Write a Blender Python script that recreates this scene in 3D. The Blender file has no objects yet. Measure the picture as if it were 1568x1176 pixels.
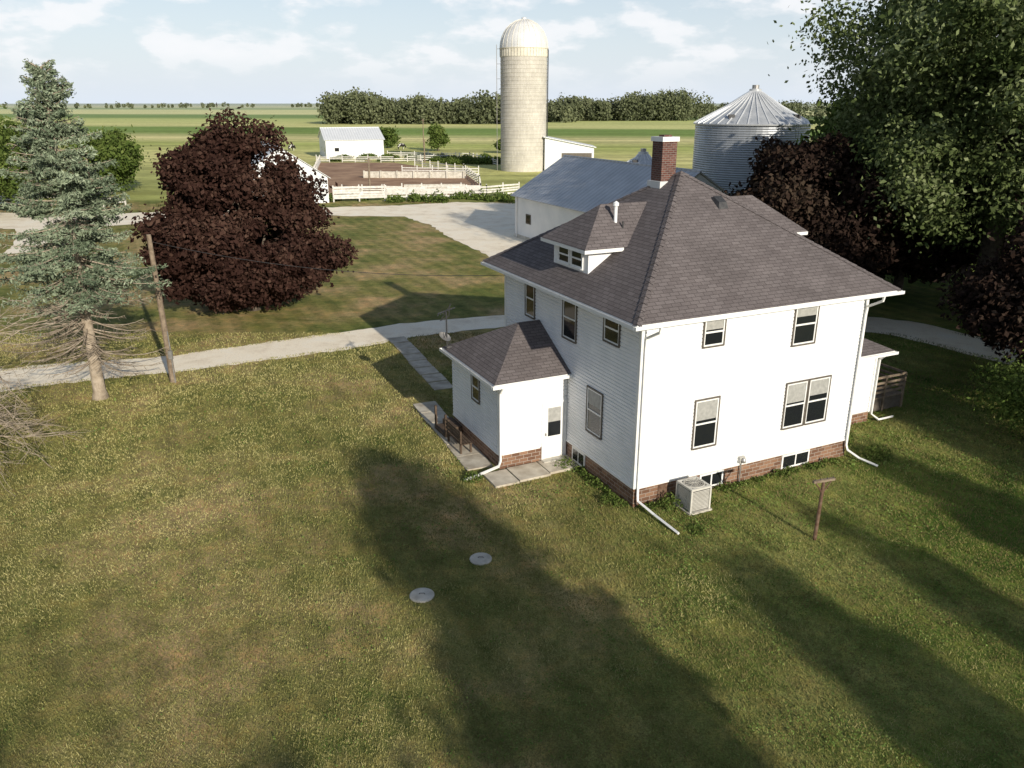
import bpy, math, random
import numpy as np
from mathutils import Vector, Matrix
random.seed(7); rng=np.random.default_rng(7)
scene=bpy.context.scene
COL=scene.collection
scene.view_settings.view_transform='Standard'; scene.view_settings.look='None'
scene.view_settings.exposure=0; scene.view_settings.gamma=1
TH=0.4466; C0=(3.92,23.12)
AX=(math.cos(TH),math.sin(TH)); BX=(-math.sin(TH),math.cos(TH))
def HW(a,b): return (C0[0]+a*AX[0]+b*BX[0], C0[1]+a*AX[1]+b*BX[1])
SUN=(0.463,-0.8864); EL=math.radians(19.8)

# ---------------------------------------------------------------- materials
class NT:
    def __init__(s,mat):
        s.t=mat.node_tree; s.n=s.t.nodes; s.l=s.t.links
    def add(s,typ,ins=None,**kw):
        nd=s.n.new(typ)
        for k,v in kw.items(): setattr(nd,k,v)
        if ins:
            for k,v in ins.items():
                if isinstance(v,bpy.types.NodeSocket): s.l.new(v,nd.inputs[k])
                else: nd.inputs[k].default_value=v
        return nd
    def ramp(s,fac,stops,interp='LINEAR'):
        r=s.n.new('ShaderNodeValToRGB'); s.l.new(fac,r.inputs[0]); r.color_ramp.interpolation=interp
        e=r.color_ramp.elements
        while len(e)<len(stops): e.new(0.5)
        for i,(p,c) in enumerate(stops):
            e[i].position=p; e[i].color=(c[0],c[1],c[2],1) if not isinstance(c,(int,float)) else (c,c,c,1)
        return r.outputs[0]
    def mix(s,f,a,b,blend='MIX'):
        m=s.n.new('ShaderNodeMix'); m.data_type='RGBA'; m.blend_type=blend
        for i,v in ((0,f),(6,a),(7,b)):
            if isinstance(v,bpy.types.NodeSocket): s.l.new(v,m.inputs[i])
            else: m.inputs[i].default_value=v if i==0 else (v[0],v[1],v[2],1)
        return m.outputs[2]
    def math(s,op,a,b=0.0,c=0.0):
        m=s.n.new('ShaderNodeMath'); m.operation=op
        for i,v in enumerate((a,b,c)):
            if isinstance(v,bpy.types.NodeSocket): s.l.new(v,m.inputs[i])
            else: m.inputs[i].default_value=v
        return m.outputs[0]
def newmat(name,rough=0.8,metal=0.0,spec=0.3):
    m=bpy.data.materials.new(name); m.use_nodes=True; nt=NT(m)
    b=nt.n['Principled BSDF']; b.inputs['Roughness'].default_value=rough; b.inputs['Metallic'].default_value=metal
    b.inputs['Specular IOR Level'].default_value=spec
    return m,nt,b
def noisy(name,c1,c2,scale=4,rough=0.8,metal=0,bump=0.0,bscale=None,spec=0.3,detail=4,lo=0.35,hi=0.65):
    m,nt,b=newmat(name,rough,metal,spec)
    geo=nt.add('ShaderNodeNewGeometry')
    n=nt.add('ShaderNodeTexNoise',{'Vector':geo.outputs['Position'],'Scale':scale,'Detail':detail,'Roughness':0.6})
    col=nt.ramp(n.outputs['Fac'],[(lo,c1),(hi,c2)])
    nt.l.new(col,b.inputs['Base Color'])
    if bump:
        n2=nt.add('ShaderNodeTexNoise',{'Vector':geo.outputs['Position'],'Scale':bscale or scale*5,'Detail':3})
        bp=nt.add('ShaderNodeBump',{'Height':n2.outputs['Fac'],'Strength':bump,'Distance':0.02})
        nt.l.new(bp.outputs[0],b.inputs['Normal'])
    return m
def brickmat(name,c1,c2,mortar,w,hgt,msize,rough=0.85,nc=None,bias=0.0,bump=0.4,bscale=1.0):
    m,nt,b=newmat(name,rough)
    uv=nt.add('ShaderNodeUVMap')
    br=nt.add('ShaderNodeTexBrick',{'Vector':uv.outputs[0],'Color1':(*c1,1),'Color2':(*c2,1),'Mortar':(*mortar,1),'Scale':1.0,'Mortar Size':msize,'Mortar Smooth':0.2,'Bias':bias,'Brick Width':w,'Row Height':hgt})
    n=nt.add('ShaderNodeTexNoise',{'Vector':uv.outputs[0],'Scale':0.7,'Detail':5,'Roughness':0.65})
    n3=nt.add('ShaderNodeTexNoise',{'Vector':uv.outputs[0],'Scale':40,'Detail':2})
    f=nt.ramp(n.outputs['Fac'],[(0.3,0.82),(0.7,1.15)])
    f3=nt.ramp(n3.outputs['Fac'],[(0.3,0.8),(0.7,1.2)])
    c=nt.mix(1.0,br.outputs['Color'],f,'MULTIPLY'); c=nt.mix(1.0,c,f3,'MULTIPLY')
    nt.l.new(c,b.inputs['Base Color'])
    h=nt.math('SUBTRACT',1.0,br.outputs['Fac'])
    bp=nt.add('ShaderNodeBump',{'Height':h,'Strength':bump,'Distance':0.01*bscale}); nt.l.new(bp.outputs[0],b.inputs['Normal'])
    return m
M={}
M['siding']=noisy('white_siding',(0.74,0.75,0.77),(0.82,0.82,0.83),1.3,0.5)
M['trim']=noisy('white_trim',(0.74,0.74,0.73),(0.82,0.82,0.81),3,0.45)
M['darktrim']=noisy('dark_trim',(0.10,0.085,0.07),(0.15,0.13,0.11),6,0.6)
M['shingle']=brickmat('roof_shingles',(0.126,0.108,0.107),(0.162,0.141,0.140),(0.066,0.056,0.056),0.34,0.145,0.010,0.9)
M['brick']=brickmat('foundation_brick',(0.13,0.065,0.04),(0.28,0.16,0.10),(0.33,0.29,0.25),0.32,0.135,0.010,0.75)
M['chimbrick']=brickmat('chimney_brick',(0.085,0.034,0.026),(0.15,0.062,0.045),(0.18,0.155,0.14),0.21,0.075,0.010,0.85)
M['concrete']=noisy('concrete',(0.42,0.39,0.33),(0.64,0.61,0.54),2.2,0.9,bump=0.3)
M['path']=noisy('paver_concrete',(0.38,0.33,0.26),(0.60,0.55,0.46),1.6,0.9,bump=0.3)
M['wood']=noisy('weathered_wood',(0.16,0.12,0.085),(0.28,0.22,0.16),5,0.85,bump=0.3)
M['darkwood']=noisy('dark_stained_wood',(0.06,0.04,0.028),(0.12,0.085,0.06),5,0.85,bump=0.3)
M['bark']=noisy('bark',(0.07,0.055,0.045),(0.17,0.14,0.11),5,0.95,bump=0.8,bscale=14)
M['sprucebark']=noisy('spruce_bark',(0.26,0.21,0.155),(0.44,0.37,0.29),4,0.95,bump=0.8,bscale=14)
M['deadwood']=noisy('dead_wood',(0.24,0.19,0.14),(0.40,0.34,0.27),5,0.95)
M['metalpaint']=noisy('galvanised_pipe',(0.28,0.27,0.26),(0.4,0.39,0.38),6,0.5,0.6)
M['darkmetal']=noisy('dark_metal',(0.05,0.05,0.055),(0.09,0.09,0.09),6,0.5,0.4)
M['rust']=noisy('rusty_pipe',(0.10,0.05,0.03),(0.18,0.12,0.085),9,0.85,0.1)
M['blind']=noisy('window_blind',(0.30,0.30,0.285),(0.40,0.395,0.375),8,0.7)
M['acbeige']=noisy('ac_paint',(0.50,0.48,0.43),(0.58,0.56,0.51),4,0.5)
M['whitewood']=noisy('white_boards',(0.52,0.50,0.46),(0.74,0.72,0.68),2.5,0.8)
M['whitesteel']=noisy('white_steel',(0.70,0.72,0.74),(0.80,0.81,0.82),0.6,0.5)
M['domesteel']=noisy('dome_steel',(0.62,0.62,0.62),(0.74,0.74,0.73),0.6,0.45,0.1)
M['cream']=noisy('cream_band',(0.62,0.58,0.48),(0.74,0.70,0.6),0.6,0.7)
M['dirt']=noisy('corral_dirt',(0.26,0.15,0.09),(0.44,0.28,0.175),0.25,0.95)
m,nt,b=newmat('window_glass',0.05,0,0.4); b.inputs['Base Color'].default_value=(0.014,0.016,0.018,1); M['glass']=m
m,nt,b=newmat('cow_hide',0.8); geo=nt.add('ShaderNodeTexCoord'); n=nt.add('ShaderNodeTexNoise',{'Vector':geo.outputs['Object'],'Scale':1.6,'Detail':1})
nt.l.new(nt.ramp(n.outputs['Fac'],[(0.54,(0.015,0.012,0.012)),(0.56,(0.6,0.58,0.55))]),b.inputs['Base Color']); M['cow']=m
def corrug(name,c1,c2,period,metal=0.55,rough=0.42,axis='U',bump=0.5):
    m,nt,b=newmat(name,rough,metal,0.5)
    uv=nt.add('ShaderNodeUVMap')
    w=nt.add('ShaderNodeTexWave',{'Vector':uv.outputs[0],'Scale':2*math.pi/period/20,'Distortion':0.0},bands_direction='X' if axis=='U' else 'Y')
    n=nt.add('ShaderNodeTexNoise',{'Vector':uv.outputs[0],'Scale':0.5,'Detail':5,'Roughness':0.65})
    col=nt.ramp(n.outputs['Fac'],[(0.3,c1),(0.7,c2)])
    f=nt.ramp(w.outputs['Fac'],[(0.0,0.82),(0.4,1.0)])
    nt.l.new(nt.mix(1.0,col,f,'MULTIPLY'),b.inputs['Base Color'])
    bp=nt.add('ShaderNodeBump',{'Height':w.outputs['Fac'],'Strength':bump,'Distance':0.05}); nt.l.new(bp.outputs[0],b.inputs['Normal'])
    return m
M['barnroof']=corrug('galvanised_roofing',(0.42,0.43,0.45),(0.56,0.57,0.59),0.6,0.2,0.5)
M['whiteroof']=corrug('white_roofing',(0.72,0.74,0.76),(0.82,0.83,0.84),0.6,0.05,0.5)
M['binwall']=corrug('bin_corrugated_steel',(0.30,0.32,0.345),(0.44,0.46,0.49),0.22,0.5,0.4,'V',0.7)
M['binroof']=noisy('bin_roof_steel',(0.48,0.50,0.52),(0.62,0.63,0.64),0.8,0.35,0.35)
M['binrib']=noisy('bin_rib_steel',(0.72,0.73,0.74),(0.8,0.81,0.82),0.8,0.2,0.3)
m,nt,b=newmat('silo_concrete_staves',0.85)
uv=nt.add('ShaderNodeUVMap')
br=nt.add('ShaderNodeTexBrick',{'Vector':uv.outputs[0],'Color1':(0.52,0.49,0.435,1),'Color2':(0.59,0.56,0.50,1),'Mortar':(0.42,0.39,0.34,1),'Scale':1.0,'Mortar Size':0.02,'Brick Width':0.3,'Row Height':0.76})
nz=nt.add('ShaderNodeTexNoise',{'Vector':uv.outputs[0],'Scale':0.35,'Detail':5,'Roughness':0.7})
nt.l.new(nt.mix(1.0,br.outputs['Color'],nt.ramp(nz.outputs['Fac'],[(0.3,0.8),(0.7,1.1)]),'MULTIPLY'),b.inputs['Base Color']); M['silo']=m
def leafmat(name,dark,mid,light,trans=0.3):
    m=bpy.data.materials.new(name); m.use_nodes=True; nt=NT(m); nt.n.clear()
    at=nt.add('ShaderNodeAttribute',attribute_name='shade')
    col=nt.ramp(at.outputs['Fac'],[(0.0,dark),(0.5,mid),(1.0,light)])
    d=nt.add('ShaderNodeBsdfDiffuse',{'Color':col})
    if trans<=0:
        nt.add('ShaderNodeOutputMaterial',{0:d.outputs[0]}); return m
    t=nt.add('ShaderNodeBsdfTranslucent',{'Color':col})
    mx=nt.add('ShaderNodeMixShader',{0:trans,1:d.outputs[0],2:t.outputs[0]})
    o=nt.add('ShaderNodeOutputMaterial',{0:mx.outputs[0]})
    return m
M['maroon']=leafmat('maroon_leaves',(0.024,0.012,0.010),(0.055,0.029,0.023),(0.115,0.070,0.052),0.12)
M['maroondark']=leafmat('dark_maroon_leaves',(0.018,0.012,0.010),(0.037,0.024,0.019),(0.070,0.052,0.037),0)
M['maple']=leafmat('maple_leaves',(0.055,0.080,0.026),(0.130,0.168,0.062),(0.33,0.37,0.20),0.25)
M['spruce']=leafmat('spruce_needles',(0.085,0.115,0.072),(0.19,0.235,0.155),(0.36,0.41,0.29),0)
M['green']=leafmat('green_leaves',(0.045,0.07,0.018),(0.10,0.145,0.035),(0.19,0.23,0.07),0.2)
M['yard']=leafmat('unseen_tree_leaves',(0.045,0.07,0.018),(0.10,0.145,0.035),(0.19,0.23,0.07),0)
M['far']=leafmat('hazed_distant_leaves',(0.085,0.098,0.056),(0.125,0.142,0.078),(0.18,0.195,0.11),0)  # distance haze put into the leaf colour: paler, less saturated
M['grassblade']=leafmat('grass_blades',(0.19,0.155,0.072),(0.215,0.215,0.068),(0.44,0.395,0.18),0)
M['clover']=leafmat('clover_leaves',(0.065,0.110,0.024),(0.12,0.185,0.042),(0.23,0.29,0.095),0)
# ---------------------------------------------------------------- ground
m,nt,b=newmat('lawn_and_fields',0.95,0,0.1)
geo=nt.add('ShaderNodeNewGeometry'); P=geo.outputs['Position']
sep=nt.add('ShaderNodeSeparateXYZ',{0:P})
n1=nt.add('ShaderNodeTexNoise',{'Vector':P,'Scale':0.16,'Detail':5,'Roughness':0.65})
n2=nt.add('ShaderNodeTexNoise',{'Vector':P,'Scale':1.1,'Detail':5,'Roughness':0.8})
n3=nt.add('ShaderNodeTexNoise',{'Vector':P,'Scale':22,'Detail':3,'Roughness':0.75})
lawn=nt.ramp(n1.outputs['Fac'],[(0.36,(0.150,0.175,0.047)),(0.48,(0.250,0.235,0.080)),(0.62,(0.43,0.32,0.160))])
lawn=nt.mix(1.0,lawn,nt.ramp(n2.outputs['Fac'],[(0.32,(0.50,0.62,0.48)),(0.5,(1,1,1)),(0.68,(1.55,1.28,1.2))]),'MULTIPLY')
lawn=nt.mix(1.0,lawn,nt.ramp(n3.outputs['Fac'],[(0.3,0.5),(0.7,1.35)]),'MULTIPLY')
rx=nt.math('ADD',nt.math('MULTIPLY',sep.outputs[0],0.90),nt.math('MULTIPLY',sep.outputs[1],0.43))
rx=nt.math('MULTIPLY_ADD',n1.outputs['Fac'],1.2,rx)
st=nt.math('SINE',nt.math('MULTIPLY',rx,5.2))
lawn=nt.mix(1.0,lawn,nt.ramp(nt.math('MULTIPLY_ADD',st,0.5,0.5),[(0.3,0.90),(0.7,1.09)]),'MULTIPLY')
gx=nt.math('SUBTRACT',nt.math('MULTIPLY_ADD',n1.outputs['Fac'],8.0,sep.outputs[0]),6.0)
lawn=nt.mix(nt.ramp(nt.math('MULTIPLY_ADD',gx,0.12,0.2),[(0.0,0.0),(1.0,0.9)]),lawn,nt.mix(1.0,lawn,(0.60,0.90,0.52),'MULTIPLY'))
nf=nt.add('ShaderNodeTexNoise',{'Vector':P,'Scale':0.012,'Detail':4})
yy=nt.math('ADD',sep.outputs[1],nt.math('MULTIPLY',sep.outputs[0],0.18))
yy=nt.math('MULTIPLY_ADD',nf.outputs['Fac'],30.0,yy)
lg=nt.math('LOGARITHM',nt.math('MAXIMUM',yy,1.0),10.0)
fx=nt.math('DIVIDE',nt.math('SUBTRACT',lg,2.0),1.7)
fields=nt.ramp(fx,[(0.0,(0.34,0.37,0.11)),(0.12,(0.46,0.46,0.16)),(0.19,(0.68,0.63,0.26)),(0.25,(0.44,0.48,0.14)),(0.29,(0.76,0.68,0.32)),(0.325,(0.24,0.33,0.085)),(0.37,(0.22,0.32,0.082)),(0.39,(0.70,0.67,0.28)),(0.47,(0.58,0.62,0.23)),(0.50,(0.25,0.35,0.12)),(0.55,(0.27,0.37,0.14)),(0.57,(0.76,0.73,0.37)),(0.68,(0.70,0.70,0.36)),(0.71,(0.34,0.43,0.22)),(0.80,(0.66,0.66,0.42)),(1.0,(0.50,0.55,0.44))])  # farthest bands greyed: distance haze put into the colour
nff=nt.add('ShaderNodeTexNoise',{'Vector':P,'Scale':0.35,'Detail':5,'Roughness':0.7})
fields=nt.mix(1.0,fields,nt.ramp(nff.outputs['Fac'],[(0.3,0.72),(0.7,1.2)]),'MULTIPLY')
mpr=nt.add('ShaderNodeMapping',{0:P}); mpr.inputs['Scale'].default_value=(0.012,0.16,1); mpr.inputs['Rotation'].default_value=(0,0,.18)
nrow=nt.add('ShaderNodeTexNoise',{'Vector':mpr.outputs[0],'Scale':1.0,'Detail':3})
fields=nt.mix(1.0,fields,nt.ramp(nrow.outputs['Fac'],[(0.35,0.75),(0.65,1.18)]),'MULTIPLY')
ff=nt.ramp(nt.math('MULTIPLY_ADD',sep.outputs[1],0.02,-1.72),[(0.42,0.0),(0.5,1.0)])
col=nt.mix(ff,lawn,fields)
nt.l.new(col,b.inputs['Base Color'])
bp=nt.add('ShaderNodeBump',{'Height':n3.outputs['Fac'],'Strength':0.7,'Distance':0.05}); nt.l.new(bp.outputs[0],b.inputs['Normal'])
M['ground']=m
m,nt,b=newmat('limestone_gravel',0.95,0,0.1)
geo=nt.add('ShaderNodeNewGeometry'); P=geo.outputs['Position']
a1=nt.add('ShaderNodeTexNoise',{'Vector':P,'Scale':0.5,'Detail':5,'Roughness':0.7}); a2=nt.add('ShaderNodeTexNoise',{'Vector':P,'Scale':12,'Detail':3,'Roughness':0.8})
c=nt.ramp(a1.outputs['Fac'],[(0.3,(0.80,0.68,0.52)),(0.5,(1.0,0.89,0.71)),(0.7,(1.0,0.93,0.79))])
c=nt.mix(1.0,c,nt.ramp(a2.outputs['Fac'],[(0.3,0.82),(0.55,1.0)]),'MULTIPLY'); nt.l.new(c,b.inputs['Base Color']); M['gravel']=m

# ---------------------------------------------------------------- mesh builder
class MB:
    def __init__(s): s.v=[]; s.f=[]; s.m=[]; s.mats=[]
    def mi(s,k):
        if k not in s.mats: s.mats.append(k)
        return s.mats.index(k)
    def face(s,pts,k):
        i=len(s.v); s.v+= [tuple(p) for p in pts]; s.f.append(tuple(range(i,i+len(pts)))); s.m.append(s.mi(k))
    def hexa(s,c,k):
        i=len(s.v); s.v+=[tuple(p) for p in c]; q=s.mi(k)
        for f in ((3,2,1,0),(4,5,6,7),(0,1,5,4),(1,2,6,5),(2,3,7,6),(3,0,4,7)):
            s.f.append(tuple(i+j for j in f)); s.m.append(q)
    def box(s,x0,x1,y0,y1,z0,z1,k):
        s.hexa([(x0,y0,z0),(x1,y0,z0),(x1,y1,z0),(x0,y1,z0),(x0,y0,z1),(x1,y0,z1),(x1,y1,z1),(x0,y1,z1)],k)
    def fbox(s,F,u0,u1,w0,w1,z0,z1,k):
        o,t,n=F
        def T(u,w,z): return (o[0]+u*t[0]+w*n[0],o[1]+u*t[1]+w*n[1],z)
        c=[T(u0,w0,z0),T(u1,w0,z0),T(u1,w1,z0),T(u0,w1,z0),T(u0,w0,z1),T(u1,w0,z1),T(u1,w1,z1),T(u0,w1,z1)]
        if t[0]*n[1]-t[1]*n[0]<0: c=[c[3],c[2],c[1],c[0],c[7],c[6],c[5],c[4]]
        s.hexa(c,k)
    def tube(s,pts,rads,k,seg=8,cap=True):
        pts=[Vector(p) for p in pts]
        if isinstance(rads,(int,float)): rads=[rads]*len(pts)
        i0=len(s.v); q=s.mi(k); prev=None
        for j,p in enumerate(pts):
            d=(pts[min(j+1,len(pts)-1)]-pts[max(j-1,0)]).normalized()
            if prev is None:
                x=d.orthogonal().normalized()
            else:
                x=(prev-d*prev.dot(d)); x=x.normalized() if x.length>1e-5 else d.orthogonal().normalized()
            prev=x; y=d.cross(x)
            for a in range(seg):
                an=2*math.pi*a/seg
                s.v.append(tuple(p+(x*math.cos(an)+y*math.sin(an))*rads[j]))
        for j in range(len(pts)-1):
            for a in range(seg):
                b2=(a+1)%seg
                s.f.append((i0+j*seg+a,i0+j*seg+b2,i0+(j+1)*seg+b2,i0+(j+1)*seg+a)); s.m.append(q)
        if cap:
            s.f.append(tuple(i0+a for a in reversed(range(seg)))); s.m.append(q)
            e=i0+(len(pts)-1)*seg; s.f.append(tuple(e+a for a in range(seg))); s.m.append(q)
    def revolve(s,cx,cy,prof,seg,k,capt=False):
        i0=len(s.v); q=s.mi(k)
        for r,z in prof:
            for a in range(seg):
                an=2*math.pi*a/seg; s.v.append((cx+r*math.cos(an),cy+r*math.sin(an),z))
        for j in range(len(prof)-1):
            for a in range(seg):
                b2=(a+1)%seg
                s.f.append((i0+j*seg+a,i0+j*seg+b2,i0+(j+1)*seg+b2,i0+(j+1)*seg+a)); s.m.append(q)
        if capt:
            e=i0+(len(prof)-1)*seg; s.f.append(tuple(e+a for a in range(seg))); s.m.append(q)
    def obj(s,name,parent=None,smooth=False,loc=(0,0,0)):
        me=bpy.data.meshes.new(name); me.from_pydata(s.v,[],s.f)
        for k in s.mats: me.materials.append(M[k])
        me.polygons.foreach_set('material_index',s.m)
        if smooth: me.polygons.foreach_set('use_smooth',[True]*len(s.f))
        me.update()
        uvl=me.uv_layers.new(name='UVMap'); data=np.zeros(len(me.loops)*2)
        Z=Vector((0,0,1))
        for p in me.polygons:
            n=p.normal
            if abs(n.z)>0.985: t=Vector((1,0,0)); w=Vector((0,1,0))
            else:
                t=Z.cross(n).normalized(); w=n.cross(t)
            for li,vi in zip(p.loop_indices,p.vertices):
                co=me.vertices[vi].co; data[2*li]=co.dot(t); data[2*li+1]=co.dot(w)
        uvl.data.foreach_set('uv',data)
        o=bpy.data.objects.new(name,me); COL.objects.link(o); o.location=loc
        if parent: o.parent=parent
        return o
def empty(name,loc=(0,0,0),rz=0):
    e=bpy.data.objects.new(name,None); COL.objects.link(e); e.location=loc; e.rotation_euler=(0,0,rz); e.empty_display_size=0.5; return e
def cyluv(o,R,cx=0,cy=0):
    me=o.data; uvl=me.uv_layers[0]; 
    for p in me.polygons:
        us=[]
        for li,vi in zip(p.loop_indices,p.vertices):
            co=me.vertices[vi].co; us.append(math.atan2(co.y-cy,co.x-cx)*R)
        if max(us)-min(us)>math.pi*R: us=[u+2*math.pi*R if u<0 else u for u in us]
        for u,li,vi in zip(us,p.loop_indices,p.vertices): uvl.data[li].uv=(u,me.vertices[vi].co.z)

def leafobj(name,C,size,shade,mat,parent=None,aspect=0.6,nrm=None,up=0.0,loc=(0,0,0)):
    N=len(C)
    n=rng.normal(size=(N,3)); 
    if nrm is not None: n=n*0.75+nrm
    n[:,2]+=up
    n/=np.linalg.norm(n,axis=1)[:,None]+1e-9
    r=rng.normal(size=(N,3)); t=np.cross(n,r); t/=np.linalg.norm(t,axis=1)[:,None]+1e-9
    w=np.cross(n,t); s=size[:,None]
    V=np.empty((N,4,3)); V[:,0]=C-t*s; V[:,1]=C-w*s*aspect+t*s*0.1; V[:,2]=C+t*s; V[:,3]=C+w*s*aspect+t*s*0.1
    me=bpy.data.meshes.new(name); me.vertices.add(4*N); me.vertices.foreach_set('co',V.reshape(-1))
    me.loops.add(4*N); me.loops.foreach_set('vertex_index',np.arange(4*N,dtype=np.int32))
    me.polygons.add(N); me.polygons.foreach_set('loop_start',np.arange(0,4*N,4,dtype=np.int32))
    me.update(); me.validate()
    a=me.attributes.new('shade','FLOAT','POINT'); a.data.foreach_set('value',np.repeat(np.clip(shade,0,1),4).astype(np.float32))
    me.materials.append(M[mat]); o=bpy.data.objects.new(name,me); COL.objects.link(o); o.location=loc
    if parent: o.parent=parent
    return o
def broadleaf(name,base,H,R,zb,mat,ncl,per,ls,clr=0.2,trunk=0.35,bark='bark',power=0.5,top=1.0,bot=.15,limbs=14,fuzz=0.0,droop=0.0,zmid=.5,lumpy=1.0,pe=2.0):
    e=empty(name,(base[0],base[1],0))
    zc=zb+(H-zb)*zmid
    d=rng.normal(size=(ncl,3)); d/=np.linalg.norm(d,axis=1)[:,None]
    if pe!=2.0:
        k=(np.sum(np.abs(d)**pe,axis=1))**(1/pe); d=d/k[:,None]
    rr=rng.uniform(0.12,1,ncl)**power
    ph=rng.uniform(0,6.28,6)
    lump=1+lumpy*(0.07*np.sin(3*np.arctan2(d[:,1],d[:,0])+ph[0])+0.06*np.sin(5*d[:,2]+ph[1])+0.05*np.sin(7*np.arctan2(d[:,1],d[:,0])+4*d[:,2]+ph[2]))
    CL=d*(rr*lump)[:,None]
    tz=CL[:,2].copy()
    wide=np.where(tz>0,1-(1-top)*tz,1-bot*tz*tz)
    hz=np.where(tz>0,H-zc,zc-zb)
    CL[:,0]*=R*wide; CL[:,1]*=R*wide; CL[:,2]*=hz
    cr=clr*R*rng.uniform(0.6,1.25,ncl)
    CL*=(1-clr*0.75)
    CL[:,2]+=zc
    cid=np.repeat(np.arange(ncl),per); N=len(cid)
    dd=rng.normal(size=(N,3)); dd/=np.linalg.norm(dd,axis=1)[:,None]
    q=rng.uniform(0.15,1,N)**0.45
    if fuzz>0: q=q*(1+fuzz*np.abs(rng.normal(size=N))**1.5)
    off=dd*(q*cr[cid])[:,None]*np.array([1,1,0.75])
    if droop: off[:,2]-=droop*np.linalg.norm(off[:,:2],axis=1)
    L=CL[cid]+off
    L[:,2]=np.maximum(L[:,2],0.25+rng.uniform(0,.3,N))
    csh=rng.normal(0.45,0.12,ncl)
    sh=csh[cid]+rng.normal(0,0.16,N)+0.10*dd[:,2]
    sz=ls*rng.uniform(0.6,1.3,N)
    leafobj('crown',L,sz,sh,mat,e,nrm=dd*0.7,up=0.25)
    mb=MB()
    hh=H-zb
    fork=max(zb+hh*0.12,1.5)
    mb.tube([(0,0,-0.1),(0,0,0.3),(0.05,0.03,fork*0.6),(0,0,fork),(0.1,-0.05,zb+hh*.68)],[trunk*1.5,trunk*1.1,trunk*0.95,trunk*0.85,trunk*0.2],bark,10)
    idx=rng.permutation(ncl)[:limbs]
    for i in idx:
        c=CL[i]; s0=Vector((0,0,fork*rng.uniform(0.75,1.15))); ev=Vector(c)
        mid=s0.lerp(ev,0.5)+Vector((0,0,(0.06+0.06*random.random())*R))
        r0=trunk*rng.uniform(0.25,0.5)
        mb.tube([s0,s0.lerp(mid,0.5)+Vector((0,0,0.1)),mid,mid.lerp(ev,0.5),ev],[r0,r0*0.8,r0*0.6,r0*0.35,r0*0.12],bark,6)
    mb.obj('trunk_and_limbs',e,True)
    return e

# ---------------------------------------------------------------- GROUND
def sheet(name,poly,z,mat,thick=0):
    mb=MB(); mb.face([(x,y,z) for x,y in poly],mat)
    return mb.obj(name)
mb=MB()
xs=[-6000,-1500,-400,-100,-40,0,40,100,400,1500,6000]; ys=[-400,-60,0,60,150,400,1200,3500,12000]
for i in range(len(xs)-1):
    for j in range(len(ys)-1):
        mb.face([(xs[i],ys[j],0),(xs[i+1],ys[j],0),(xs[i+1],ys[j+1],0),(xs[i],ys[j+1],0)],'ground')
mb.obj('ground')
def strip(name,near,far,z,mat,jit=0.12,sub=10):
    mb=MB(); 
    def dens(pl):
        out=[]
        for i in range(len(pl)-1):
            for k in range(sub):
                t=k/sub; out.append((pl[i][0]*(1-t)+pl[i+1][0]*t,pl[i][1]*(1-t)+pl[i+1][1]*t))
        out.append(pl[-1]); return [(x+random.uniform(-jit,jit)*0.4,y+random.uniform(-jit,jit)) for x,y in out]
    a=dens(near); b=dens(far)
    for i in range(len(a)-1): mb.face([(*a[i],z),(*a[i+1],z),(*b[i+1],z),(*b[i],z)],mat)
    return mb.obj(name)
NR=[(-60,12),(-40,25.5),(-30,31.2),(-23.3,34.1),(-19.4,35.9),(-16.4,36.9),(-12.8,38.7),(-8.8,40.7),(-5.3,43.2),(-.5,45.3),(8,47.5),(16,46.8),(21.5,43.5),(25,38),(28,25)]
FRr=[(-61,16),(-41,29.3),(-31,34.6),(-25.3,37.4),(-20.8,38.8),(-17.6,39.6),(-13.7,41.9),(-9.5,44.2),(-6.4,46.1),(-.6,47.9),(8,50.6),(18,50),(24.5,46),(28.5,39),(31.5,25)]
strip('driveway',NR,FRr,0.008,'gravel',.16)
strip('gravel_yard',[(-64,84),(-53.4,84),(-47,83.5),(-35,91),(-22.7,94.2),(-12.3,93),(-8.7,86.3),(-5.9,77.6),(-2.2,68.8),(1.5,60),(4,50.2)],
      [(-72,97),(-61,97),(-51,93),(-38,100),(-24.4,101.5),(-15.3,103.5),(-7.3,107.5),(.8,106),(1.3,84),(2.5,64),(8.5,50.4)],0.012,'gravel',0.35)
strip('gravel_lane',[(-44.2,69),(-46,74),(-52,84)],[(-42.5,70),(-43.5,75),(-46,83.3)],0.016,'gravel',0.3)
sheet('corral_ground',[(-30,116),(-4.5,116),(-5,131),(-9,154),(-26,181),(-43,181)],0.02,'dirt')
mb=MB()
def slabs(p0,p1,n,hw,gap,z0):
    d=(p1-p0)
    for i in range(n):
        a=p0+d*((i+gap)/n); c=p0+d*((i+1-gap)/n); s=Vector((d.y,-d.x)).normalized()*hw
        z=z0+random.uniform(0,.02); j=s*random.uniform(-.06,.06)
        mb.hexa([(*(a-s+j),-.02),(*(c-s+j),-.02),(*(c+s+j),-.02),(*(a+s+j),-.02),(*(a-s+j),z),(*(c-s+j),z),(*(c+s+j),z),(*(a+s+j),z)][::1],'path')
slabs(Vector((-6.5,43.0)),Vector((-3.1,34.4)),8,.48,.05,.03)
slabs(Vector((-3.85,32.6)),Vector((-1.15,26.0)),6,.5,.015,.05)
mb.obj('walkway')
mb=MB()
for (a0,a1,b0,b1) in ((-3.45,-2.55,3.15,4.25),(-2.5,-1.3,3.2,4.3),(-1.26,0.0,3.3,4.32)):
    z=0.07+random.uniform(0,.02)
    c=[HW(a0,b0),HW(a1,b0),HW(a1,b1),HW(a0,b1)]
    mb.hexa([(*p,-.02) for p in c]+[(*p,z) for p in c],'path')
mb.obj('concrete_pad')
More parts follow.
